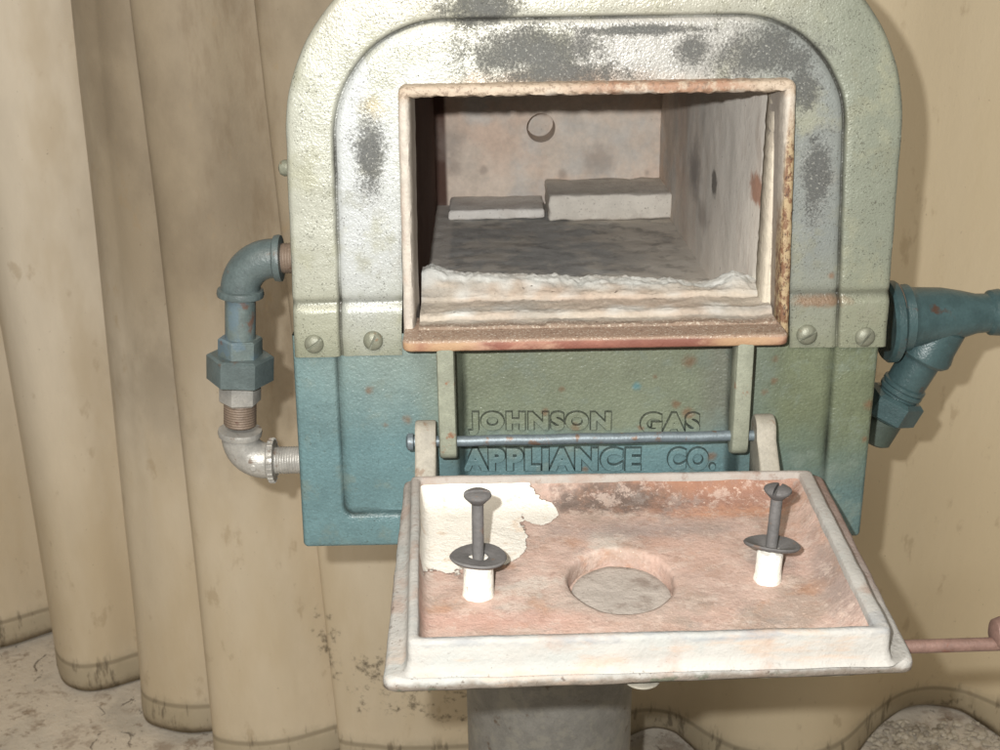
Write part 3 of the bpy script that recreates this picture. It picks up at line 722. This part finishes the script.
# ------------------------------------------------------------------ door (lies open, inside face up)
def corners(c, z): return [PZ(x, y, z) for x, y in c]
def rrect(c4, r, z, n=8, m=26):
    "rounded quadrilateral through four corners (far-left, far-right, near-right, near-left)"
    out = []
    for i in range(4):
        p, a, b = c4[i], c4[i-1], c4[(i+1) % 4]
        u = (a-p).normalized(); w = (b-p).normalized(); s, e = p+u*r, p+w*r
        for k in range(n+1):
            t = k/n; q = s*(1-t)**2+p*2*t*(1-t)+e*t*t; out.append(Vector((q.x, q.y, z)))
        nx = c4[(i+1) % 4]; e2 = nx+(p-nx).normalized()*r
        for k in range(1, m): q = e.lerp(e2, k/m); out.append(Vector((q.x, q.y, z)))
    return out
def inset(c4, d):
    cen = sum(c4, Vector())/4; out = []
    if not hasattr(d, '__len__'): d = (d,)*4     # far, right, near, left
    lines = []
    for i in range(4):
        a, b = c4[i], c4[(i+1) % 4]; t = (b-a).normalized(); n = Vector((-t.y, t.x, 0))
        if n.dot(cen-a) < 0: n = -n
        lines.append((a+n*d[i], t))
    for i in range(4):
        (p, t), (q, s) = lines[i-1], lines[i]
        den = t.x*s.y-t.y*s.x; k = ((q.x-p.x)*s.y-(q.y-p.y)*s.x)/den; out.append(Vector((p.x+t.x*k, p.y+t.y*k, p.z)))
    return out
# flange outline (sides far, right, near, left)
FLc = corners([(404, 479), (822, 473), (917, 661), (382, 681)], ZF)
RMc = corners([(411, 475), (811, 469), (893, 630), (407, 642)], ZR)     # rim top, outer
print('flange', [tuple(round(v, 4) for v in p) for p in FLc]); print('rim', [tuple(round(v, 4) for v in p) for p in RMc])
RIN = inset(RMc, (.0035, .0065, .0035, .0040))
def dn(p, a=.0004, s=90): return p+Vector((a*nz(p, s, 2), a*nz(p, s, 5), a*nz(p, s, 7)))
def ring_(c4, r, z): return [dn(p) for p in rrect(c4, r, z)]
bm = bmesh.new()
R = [ring_(inset(FLc, .03), .006, ZF-.0065), ring_(inset(FLc, .0012), .006, ZF-.0065), ring_(inset(FLc, .0002), .006, ZF-.0054), ring_(FLc, .006, ZF-.0030), ring_(inset(FLc, .0006), .006, ZF-.0010), ring_(inset(FLc, .0022), .005, ZF)]
R += [ring_(inset(RMc, -.0030), .005, ZF+.0002), ring_(inset(RMc, -.0012), .004, ZF+.0018), ring_(inset(RMc, -.0002), .004, ZF+.006), ring_(inset(RMc, -.0000), .004, ZR-.0020), ring_(inset(RMc, .0005), .004, ZR-.0006), ring_(inset(RMc, .0016), .004, ZR)]
R += [ring_(RIN, .003, ZR-.0001), ring_(inset(RIN, .0005), .003, ZR-.0008), ring_(inset(RIN, (.001, .001, .0008, .0008)), .003, ZR-.004)]
rows(bm, R, closed=True)
door = obj('door', bm, M_DO, FUR, sharp=60)

# pan lining with the round peephole recess
S1 = inset(RIN, (.0008, .0008, .0006, .0006))
hcx = PZ(621, 580, ZP); HR = .0225*.0
e1, e2 = PZ(567, 581, ZP), PZ(675, 581, ZP); HR = (e2.x-e1.x)/2; hcx = (e1+e2)/2; hcx.y = (PZ(621, 545, ZP).y+PZ(621, 617, ZP).y)/2
print('hole', HR, hcx)
loopN = len(rrect(S1, .003, 0))
def hp(rq, z):
    base = rrect(S1, .003, 0); out = []
    for p in base:
        a = atan2(p.y-hcx.y, p.x-hcx.x); out.append(Vector((hcx.x+rq*cos(a), hcx.y+rq*1.17*sin(a), z)))
    return out
bm = bmesh.new()
Rp = [rrect(S1, .003, ZR-.0035), rrect(inset(S1, (.0022, .0035, .001, .0008)), .004, ZR-.0070), rrect(inset(S1, (.007, .0080, .003, .0018)), .006, ZP+.0020), rrect(inset(S1, (.013, .0125, .006, .004)), .008, ZP+.0003), rrect(inset(S1, (.017, .0165, .010, .008)), .008, ZP)]
inner = rrect(inset(S1, (.017, .0165, .010, .008)), .008, ZP); circ = hp(HR*1.06, ZP)
for t in range(1, 17): Rp.append([a.lerp(b, t/16) for a, b in zip(inner, circ)])
Rp.append(hp(HR, ZP-.0008)); Rp.append(hp(HR*.985, ZP-.003)); Rp.append(hp(HR*.975, ZP-.0099)); Rp.append(hp(HR*.6, ZP-.0100))
Rp = [[p+Vector((0, 0, .0005*fr(p, 60, 3)+.0002*fr(p, 260, 6))) for p in r] for r in Rp]
rows(bm, Rp, closed=True, cap1=True)
obj('pan_lining', bm, M_PA, door, sharp=70)
# disc lying in the hole
bm = bmesh.new(); dc = Vector((hcx.x+.0004, hcx.y-.0007, ZP-.0096))
nn = 64; R = []
for q, z in ((.935, 0), (.935, .0006), (.92, .0011), (.8, .0012), (.6, .0012), (.4, .0012), (.2, .0012), (.05, .0012)):
    R.append([(lambda p: p+Vector((0, 0, .0004*fr(p, 160, 3))))(Vector((dc.x+HR*q*cos(2*pi*k/nn), dc.y+HR*1.17*q*sin(2*pi*k/nn), dc.z+z))) for k in range(nn)])
rows(bm, R, closed=True, cap0=True, cap1=True); obj('peephole_disc', bm, M_COVER, door, sharp=60)

# outer cover plate below the flange
bm = bmesh.new(); U = inset(FLc, (.01, .020, .0050, .007))
rows(bm, [ring_(inset(U, .02), .006, ZF-.0074), ring_(U, .006, ZF-.0074), ring_(U, .006, ZF-.0092), ring_(inset(U, .003), .006, ZF-.0098)], closed=True, cap0=True, cap1=True)
obj('back_plate', bm, M_EAR, door)
bm = bmesh.new(); p = PZ(643, 682, ZF-.011); revolve(bm, p+Vector((0, .004, 0)), (0, 0, -1), [(0, .008), (.001, .008), (.0022, .006), (.0028, .001)], 30); obj('boss', bm, M_EAR, door)

# hinge ears
def ear(xa, xb, top, ytop):
    z0 = ZF-.004; r = .0068
    zt = RODZ+.0075
    prof = [(-.052, z0), (-.050, ZF+.006), (-.044, ZR-.001), (RODY-.0095, RODZ+.001)]+[(RODY-.0085*cos(pi*k/12+.15), RODZ+.0035+.0088*sin(pi*k/12+.15)) for k in range(1, 12)]+[(RODY+.0080, RODZ-.002), (RODY+.005, z0+.002), (RODY+.002, z0)]
    bm = bmesh.new(); R = []
    n = len(prof); cy = sum(p[0] for p in prof)/n; czz = sum(p[1] for p in prof)/n
    for d, x in ((.10, xa), (.03, xa+.0005), (0, xa+.0014), (0, xb-.0014), (.03, xb-.0005), (.10, xb)):
        R.append([Vector((x+(0), lerp(y, cy, d*.8), lerp(z, czz, d*.5))) for y, z in prof])
    rows(bm, R, closed=True, cap0=True, cap1=True)
    return bm
obj('hinge_ear', ear(PY(416, 440, RODY).x, PY(436.5, 440, RODY).x, 0, 0), M_EAR, door)
obj('hinge_ear', ear(PY(753, 440, RODY).x, PY(772, 440, RODY).x, 0, 0), M_EAR, door)

# bolts with washers in clay sleeves
def bolt(bx, by, hx, hy, wy, slot, wtilt, sleeve):
    b = PZ(bx, by, ZP); top = PY(hx, hy, b.y+.001); ax = (top-b); L_ = ax.length; ax.normalize()
    u, w = frame_axes(ax); k = .92
    # slotted head
    bm = bmesh.new(); R = .0064
    revolve(bm, b+ax*(L_*.2), ax, [(0, .0027), (L_*.8-.0048, .0027), (L_*.8-.0046, .0030), (L_*.8-.0014, .0060), (L_*.8-.0006, R), (L_*.8+.0002, R*.97), (L_*.8+.0011, R*.75), (L_*.8+.0015, R*.4), (L_*.8+.0016, .0005)], 32)
    o = obj('bolt', bm, M_BOLT, door)
    cb = bmesh.new(); box(cb, (-.009, -.0009, 0), (.009, .0009, .006), 0)
    Mx = Matrix((u, w, ax)).transposed().to_4x4() @ Matrix.Rotation(slot, 4, 'Z'); bmesh.ops.transform(cb, matrix=Mx, verts=cb.verts)
    bmesh.ops.translate(cb, verts=cb.verts, vec=b+ax*(L_-.0009))
    me = bpy.data.meshes.new('cutter'); cb.to_mesh(me); cb.free(); co = bpy.data.objects.new('cutter', me); COL.objects.link(co)
    md = o.modifiers.new('slot', 'BOOLEAN'); md.operation = 'DIFFERENCE'; md.object = co; md.solver = 'EXACT'
    dg = bpy.context.evaluated_depsgraph_get(); dg.update(); nm = bpy.data.meshes.new_from_object(o.evaluated_get(dg)); o.modifiers.clear(); o.data = nm; bpy.data.objects.remove(co); finish(nm, True, 40)
    # washer
    hw = (PY(bx, wy, b.y).z-b.z); c = b+ax*hw
    wa = (ax+Vector((wtilt[0], wtilt[1], 0))).normalized(); bm = bmesh.new(); u2, w2 = frame_axes(wa); RR = []
    ro, ri = .0131, .0046
    for r_, d in ((ri, -.0006), (ri, .0004), (ri+.001, .0008), (ro*.8, .0008+wtilt[2]), (ro-.0006, .0010+wtilt[2]), (ro, .0003+wtilt[2]), (ro-.0006, -.0006+wtilt[2]), (ro*.8, -.0006+wtilt[2]), (ri, -.0006)):
        RR.append([c+wa*(d+.0004*sin(2*t*2*pi/48))+(u2*cos(2*pi*t/48)+w2*sin(2*pi*t/48))*(r_+(.0003*sin(3*2*pi*t/48) if r_ > .01 else 0)) for t in range(48)])
    rows(bm, RR, closed=True); obj('washer', bm, M_BOLT, door)
    # clay sleeve
    bm = bmesh.new(); n = 40; RR = []; hh = hw-.0010
    for q, d in ((1.12, -.002), (1.05, .0005), (1.0, .003), (.98, hh*.6), (.97, hh*.85), (.90, hh*.98), (.4, hh)):
        RR.append([(lambda p: p+(u*nz(p, 260, 1)+w*nz(p, 260, 4))*.0005+ax*(.0012*nz(p, 330, 6) if d > hh*.5 else 0))(b+ax*d+(u*cos(2*pi*t/n)+w*sin(2*pi*t/n))*(sleeve*q)) for t in range(n)])
    rows(bm, RR, closed=True, cap0=True, cap1=True); obj('clay_sleeve', bm, M_PUTTY, door, sharp=60)
bolt(478.5, 594, 477.5, 494, 557, .10, (.02, .05, 0), .0070)
bolt(767.5, 579, 778, 489, 549, 1.1, (.03, .20, .0022), .0062)

# door handle on the right
bm = bmesh.new(); a = PZ(896, 647, ZF-.006); b = PZ(1012, 643.5, ZF-.006)
sweep(bm, [a.lerp(b, i/12) for i in range(13)], .0030, 20)
c = PZ(1003, 641, ZF-.006); revolve(bm, c+Vector((-.006, 0, .004)), (1, 0, 0), [(0, .003), (.0015, .0062), (.005, .0075), (.009, .0062), (.011, .003)], 24)
obj('handle', bm, M_HANDLE, door)

# ------------------------------------------------------------------ left pipe loop
Yp = .05
def L2(px, py, y=Yp): return PY(px, py, y)
s = (PY(600, 300, Yp)-PY(500, 300, Yp)).x/100     # metres per pixel at the pipes
top = L2(240, 260); xv = top.x; zt_, zb_ = L2(240, 259).z, L2(240, 461).z; xin = PY(300, 400, Yp).x
def elbow(bm, corner, d1, d2, r, R=None, n=28, l1=0, l2=0):
    "quarter bend from direction d1 to d2 round the corner"
    R = R or r*1.35; a = corner+d1*R; b = corner+d2*R; pts = [a+d1*l1]
    cen = corner+(d1+d2)*R
    for k in range(13): t = k/12*pi/2; pts.append(cen-d2*R*cos(t)-d1*R*sin(t))
    pts.append(b+d2*l2); sweep(bm, pts, r, n)
    for q, d, l in ((a, d1, l1), (b, d2, l2)):
        revolve(bm, q+d*(l-.001), d, [(0, r), (.0008, r*1.16), (.0032, r*1.2), (.0046, r*1.17), (.005, r*.8)], n)
V3 = Vector
XA, XB = L2(240.5, 259).x, L2(240, 461).x
def XV(z): return lerp(XB, XA, (z-zb_)/(zt_-zb_))
def on(z): return V3((XV(z), Yp, z))
UP = (on(zt_)-on(zb_)).normalized(); zz = lambda py: L2(240, py).z
pipe_bm = bmesh.new(); sweep(pipe_bm, [on(zt_-.012), on(zz(350))], 15.2*s, 28)
pipe = obj('gas_pipe', pipe_bm, M_TEAL2, FUR)
bm = bmesh.new(); elbow(bm, on(zt_), V3((1, 0, 0)), -UP, 19.5*s, 31*s, l1=.002, l2=.0005); obj('elbow', bm, M_TEAL, pipe)
bm = bmesh.new(); elbow(bm, on(zb_), V3((1, 0, 0)), UP, 19*s, 29*s, l1=.0010, l2=.0005)
for k in range(22):
    a = 2*pi*k/22; q = V3((XB+29*s+.0030, Yp+cos(a)*19*s*1.19, zb_+sin(a)*19*s*1.19)); box(bm, q-V3((.0018, .0007, .0007)), q+V3((.0018, .0007, .0007)), .0003, 1)
revolve(bm, on(zb_)+V3((17*s, -18.6*s, 0)), (0, -1, 0), [(-.002, .0022), (.0001, .0022), (.0005, .0017)], 16)
obj('elbow', bm, M_GALV, pipe)
def threads(bm, a, b, r, n=5, pitch=.0016):
    d = (b-a).normalized(); L_ = (b-a).length; pr = [(0, r)]; k = int(L_/pitch)
    for i in range(k): pr += [(i*pitch+.0001, r), (i*pitch+pitch*.5, r*1.045), (i*pitch+pitch*.9, r)]
    pr.append((L_, r)); revolve(bm, a, d, pr, 28)
bm = bmesh.new(); threads(bm, V3((XB+.012, Yp, zb_)), V3((xin+.004, Yp, zb_)), 14*s); obj('nipple', bm, M_GALV, pipe)
bm = bmesh.new(); threads(bm, V3((XA+20*s, Yp, zt_)), V3((xin+.005, Yp, zt_)), 14.5*s); obj('nipple', bm, M_BROWN, pipe)
def hexn(y0, y1, r, mat, name, st=.12):
    bm = bmesh.new(); z1, z0 = zz(y0), zz(y1); h = z1-z0; b = min(.0012, h*.2)
    revolve(bm, on(z0), UP, [(0, r*.90), (b, r), (h-b, r), (h, r*.90)], 6, start=st)
    bmesh.ops.bevel(bm, geom=[e for e in bm.edges if abs((e.verts[0].co-e.verts[1].co).normalized().dot(UP)) > .95 and e.calc_length() > h*.4], offset=.0006, segments=2, profile=.5, affect='EDGES')
    obj(name, bm, mat, pipe, sharp=25)
hexn(337, 358, 22.5*s, M_TEAL2, 'union_collar', .30); hexn(354, 381, 34.0*s, M_TEAL, 'union_nut', .10); hexn(374, 402, 21.5*s, M_GALV, 'union_tail', .30)
bm = bmesh.new(); threads(bm, on(zz(424)), on(zz(398)), 16*s); obj('nipple', bm, M_BROWN, pipe)

# ------------------------------------------------------------------ right manifold
Yq = .085
s2 = (PY(900, 320, Yq)-PY(800, 320, Yq)).x/100
def R2(px, py, y=Yq): return PY(px, py, y)
a = R2(897, 318); c = R2(1003, 312); X = (c-a); X.y = 0; Lr = X.length; X.normalize()
bm = bmesh.new()
revolve(bm, a, X, [(0, 30*s2), (.001, 33*s2), (.006, 33.5*s2), (.0075, 31.5*s2), (.010, 30*s2), (Lr*.42, 28*s2), (Lr*.60, 24*s2), (Lr*.74, 20*s2), (Lr-.0105, 19.5*s2), (Lr-.0085, 22.5*s2), (Lr-.003, 23.5*s2), (Lr-.0015, 22.5*s2), (Lr, 18*s2)], 40)
bo = R2(944, 322); be = R2(880, 424, Yq+.008); dB = (be-bo); LB = dB.length; dB.normalize()
revolve(bm, bo, dB, [(0, 18*s2), (LB*.03, 25*s2), (LB*.20, 26*s2), (LB*.27, 28*s2), (LB*.31, 28*s2), (LB*.34, 25*s2), (LB*.35, 20.5*s2), (LB*.8, 20*s2)], 36)
man = obj('burner_pipe', bm, M_DTEAL, FUR)
bm = bmesh.new(); revolve(bm, bo+dB*(LB*.58), dB, [(0, 20*s2), (.001, 22.5*s2), (.003, 22.5*s2), (.004, 21*s2), (.005, 22.5*s2), (.007, 22.5*s2), (.008, 20*s2)], 36); obj('collar', bm, M_DTEAL, man)
bm = bmesh.new(); revolve(bm, bo+dB*(LB*.70), dB, [(0, 25*s2), (.002, 30*s2), (.015, 30*s2), (.017, 26*s2)], 6, start=.4); obj('hex_nut', bm, M_DTEAL, man, sharp=25)
bm = bmesh.new(); revolve(bm, bo+dB*(LB*.7+.018), dB, [(0, 20*s2), (.016, 20*s2), (.018, 16*s2)], 30); obj('nipple', bm, M_SHELL, man)
bm = bmesh.new(); revolve(bm, a-X*.004, X, [(0, 33*s2), (.0008, 36*s2), (.0035, 36*s2), (.004, 30*s2)], 40); obj('gasket', bm, M_BROWN, man)
bm = bmesh.new(); revolve(bm, R2(884, 322, Yq), X, [(0, 38*s2), (.002, 41*s2), (.006, 41*s2), (.0075, 38*s2)], 40); obj('mounting_flange', bm, M_DTEAL, man)

# pedestal column
pc = PY(549, 700, .16); hw_ = (PY(630, 715, .16).x-PY(467, 715, .16).x)/2
bm = bmesh.new(); revolve(bm, V3((pc.x, .16, 0)), (0, 0, 1), [(0, hw_*1.5), (.012, hw_*1.5), (.02, hw_*1.05), (.05, hw_), (.30, hw_), (ZB+.005, hw_)], 64)
obj('pedestal', bm, M_PED, FUR)

# ------------------------------------------------------------------ bricks in the firebox
def block(name, x0, x1, y0, y1, z0, z1, mat, rough=.0008, seed=1, n=(26, 8, 8)):
    bm = bmesh.new(); box(bm, (x0, y0, z0), (x1, y1, z1), .0018, 2)
    bmesh.ops.subdivide_edges(bm, edges=[e for e in bm.edges if e.calc_length() > .01], cuts=9, use_grid_fill=True)
    for v in bm.verts: v.co += Vector((nz(v.co, 120, seed), nz(v.co, 120, seed+2), nz(v.co, 120, seed+4)))*rough
    o = V3(((x0+x1)/2, (y0+y1)/2, z0)); return obj(name, bm, mat, sharp=60, origin=o)
pa = PZ(549, 221, ZH+.001); pb = PZ(680, 221, ZH+.001); pt = PY(560, 196, pa.y)
b1 = block('firebrick', pa.x, pb.x, pa.y, YB-.002, ZH+.0008, pt.z, M_BRICK, .0016)
tag(b1, 'pale grey firebrick block lying at the back right inside the furnace', 'firebrick')
qa = PZ(449, 220, ZH+.001); qb = PZ(546, 220, ZH+.001); qt = PY(500, 210, qa.y)
b2 = block('kiln_strip', qa.x, qb.x-.0008, qa.y, YB-.006, ZH+.0008, qt.z, M_STRIP, .0013, 8)
tag(b2, 'thin white ceramic strip lying flat at the back left inside the furnace', 'ceramic strip')

# ------------------------------------------------------------------ curtain, floor
hem = [(-330, 690), (-240, 690), (-150, 676), (-60, 660), (0, 649), (55, 633), (84, 630), (84, 638), (68, 650), (60, 666), (66, 684), (84, 692), (112, 689), (140, 680), (166, 676), (168, 686), (150, 698), (143, 710), (147, 724), (166, 732), (190, 735), (214, 734), (238, 732), (242, 740), (222, 748),
       (215, 758), (222, 768), (255, 772), (292, 768), (322, 760), (350, 752), (366, 752), (350, 758), (343, 766), (352, 772), (400, 776), (470, 774), (540, 768), (600, 750), (645, 732), (672, 733), (688, 745), (706, 764), (730, 782), (765, 792), (810, 792), (842, 774), (868, 738), (895, 713), (925, 706), (958, 712), (985, 728), (1012, 748), (1050, 768), (1110, 765), (1160, 740), (1230, 735), (1320, 760)]
pts = [PZ(x, y, 0) for x, y in hem]
sp = spline([(p.x, p.y) for p in pts], 10)
bm = bmesh.new(); lay = bm.verts.layers.float.new('grime'); R = []
NZ = 60; HT = 1.5
LEAN = [(-.8, 0), (-.53, 0), (-.42, .045), (-.345, .012), (-.29, -.012), (-.20, -.035), (-.12, -.02), (0, 0), (2, 0)]
def lean(x):
    for (a, u), (b, w) in zip(LEAN, LEAN[1:]):
        if a <= x <= b: return lerp(u, w, (x-a)/(b-a))
    return 0
Ls = [0]
for a_, b_ in zip(sp, sp[1:]): Ls.append(Ls[-1]+sqrt((a_[0]-b_[0])**2+(a_[1]-b_[1])**2))
def smooth_path(path, it):
    p = [list(q) for q in path]
    for _ in range(it):
        q = [r[:] for r in p]
        for i in range(1, len(p)-1):
            for k in (0, 1): q[i][k] = (p[i-1][k]+2*p[i][k]+p[i+1][k])/4
        p = q
    return p
sp2 = smooth_path(sp, 60); sp3 = smooth_path(sp, 1500)
for j in range(NZ+1):
    z = HT*(j/NZ)**1.15; t = min(1, z/1.1); row = []
    for i, (x, y) in enumerate(sp):
        x2, y2 = sp2[i] if x < .1 else sp3[i]; k = .12*t if x < .1 else .95*min(1, z/.22)**.7; x += lean(x)*z/.85
        q = V3((lerp(x, x2, k), lerp(y, y2, k), z)); env = max(0, min(1, (q.y-.56)/.05)) if -.13 < q.x < .25 else 1
        q.x += .003*nz((Ls[i]*1.5, z*2.0, 0), 1.5, 3)*env; q.y += .004*nz((Ls[i]*2.5, z*1.6, 4), 1.8, 6)*env
        # slight bulge of the hem
        q.y -= .004*exp(-((z-.02)/.012)**2)
        if z < .001: q.z = .003+.002*nz((Ls[i]*8, 0, 0), 3)
        row.append(q)
    R.append(row)
rows(bm, R)
cur = obj('curtain', bm, M_CU, None, sharp=180)
md = cur.modifiers.new('thickness', 'SOLIDIFY'); md.thickness = .0012; md.offset = 0
tag(cur, 'dirty cream sheet curtain hanging in loose folds behind the furnace down to the floor', 'curtain')

bm = bmesh.new(); n = 150; R = []
for j in range(n+1):
    R.append([(lambda q: q+V3((0, 0, .002*fr(q, 9, 2)-.004)))(V3((-1.6+3.2*i/n, -1.0+3.0*j/n, 0))) for i in range(n+1)])
rows(bm, R); fl = obj('floor', bm, M_FL, None, sharp=180); tag(fl, kind='structure')

# rubble in the hollow of the right fold
bm = bmesh.new(); rnd = random.Random(3)
def chip(c, s_):
    r = bmesh.ops.create_icosphere(bm, subdivisions=1, radius=1.0)
    k = V3((rnd.uniform(.6, 1.5), rnd.uniform(.5, 1.1), rnd.uniform(.25, .6)))*s_; rot = Matrix.Rotation(rnd.uniform(0, 6.3), 3, 'Z') @ Matrix.Rotation(rnd.uniform(-.4, .4), 3, 'X')
    for v in r['verts']:
        v.co = rot @ V3((v.co.x*k.x, v.co.y*k.y, v.co.z*k.z))*(1+rnd.uniform(-.25, .25))+V3(c)
for k in range(420):
    px, py = rnd.gauss(930, 45), rnd.uniform(722, 790); p = PZ(px, py, 0); chip((p.x, p.y, .001), rnd.uniform(.002, .007))
M_DEB = m_brick('pale_rubble', (190, 182, 166), (110, 98, 82))
db = obj('rubble', bm, M_DEB, None, smooth=False); tag(db, 'pale crumbs and chips of rubble scattered on the floor at the curtain hem', 'rubble', kind='stuff')

# ------------------------------------------------------------------ light
w = bpy.data.worlds.new('World'); S.world = w; w.use_nodes = True
bg = w.node_tree.nodes['Background']; bg.inputs[0].default_value = (1.0, .91, .80, 1); bg.inputs[1].default_value = .13
def lamp(name, typ, loc, energy, col, size, aim=None):
    l = bpy.data.lights.new(name, typ); l.energy = energy; l.color = col
    if typ == 'AREA': l.shape = 'DISK'; l.size = size
    else: l.shadow_soft_size = size
    o = bpy.data.objects.new(name, l); COL.objects.link(o); o.location = loc
    if aim is not None: o.rotation_euler = (Vector(aim)-Vector(loc)).to_track_quat('-Z', 'Y').to_euler()
    return o
fpos = CAM + ROT @ V3((-.030, .022, 0))
lamp('camera_flash', 'POINT', fpos, 27.0, (1.0, .99, .965), .004)
lamp('ambient_fill', 'AREA', (-.3, -1.3, 2.1), 25, (1.0, .91, .79), .9, (0.1, .2, .5))  # added soft fill for the warm ambient on the curtain, no fixture seen

S.view_settings.view_transform = 'Standard'; S.view_settings.look = 'None'; S.view_settings.gamma = 1; S.view_settings.exposure = 0
S.render.engine = 'CYCLES'; S.cycles.max_bounces = 9; S.cycles.diffuse_bounces = 6
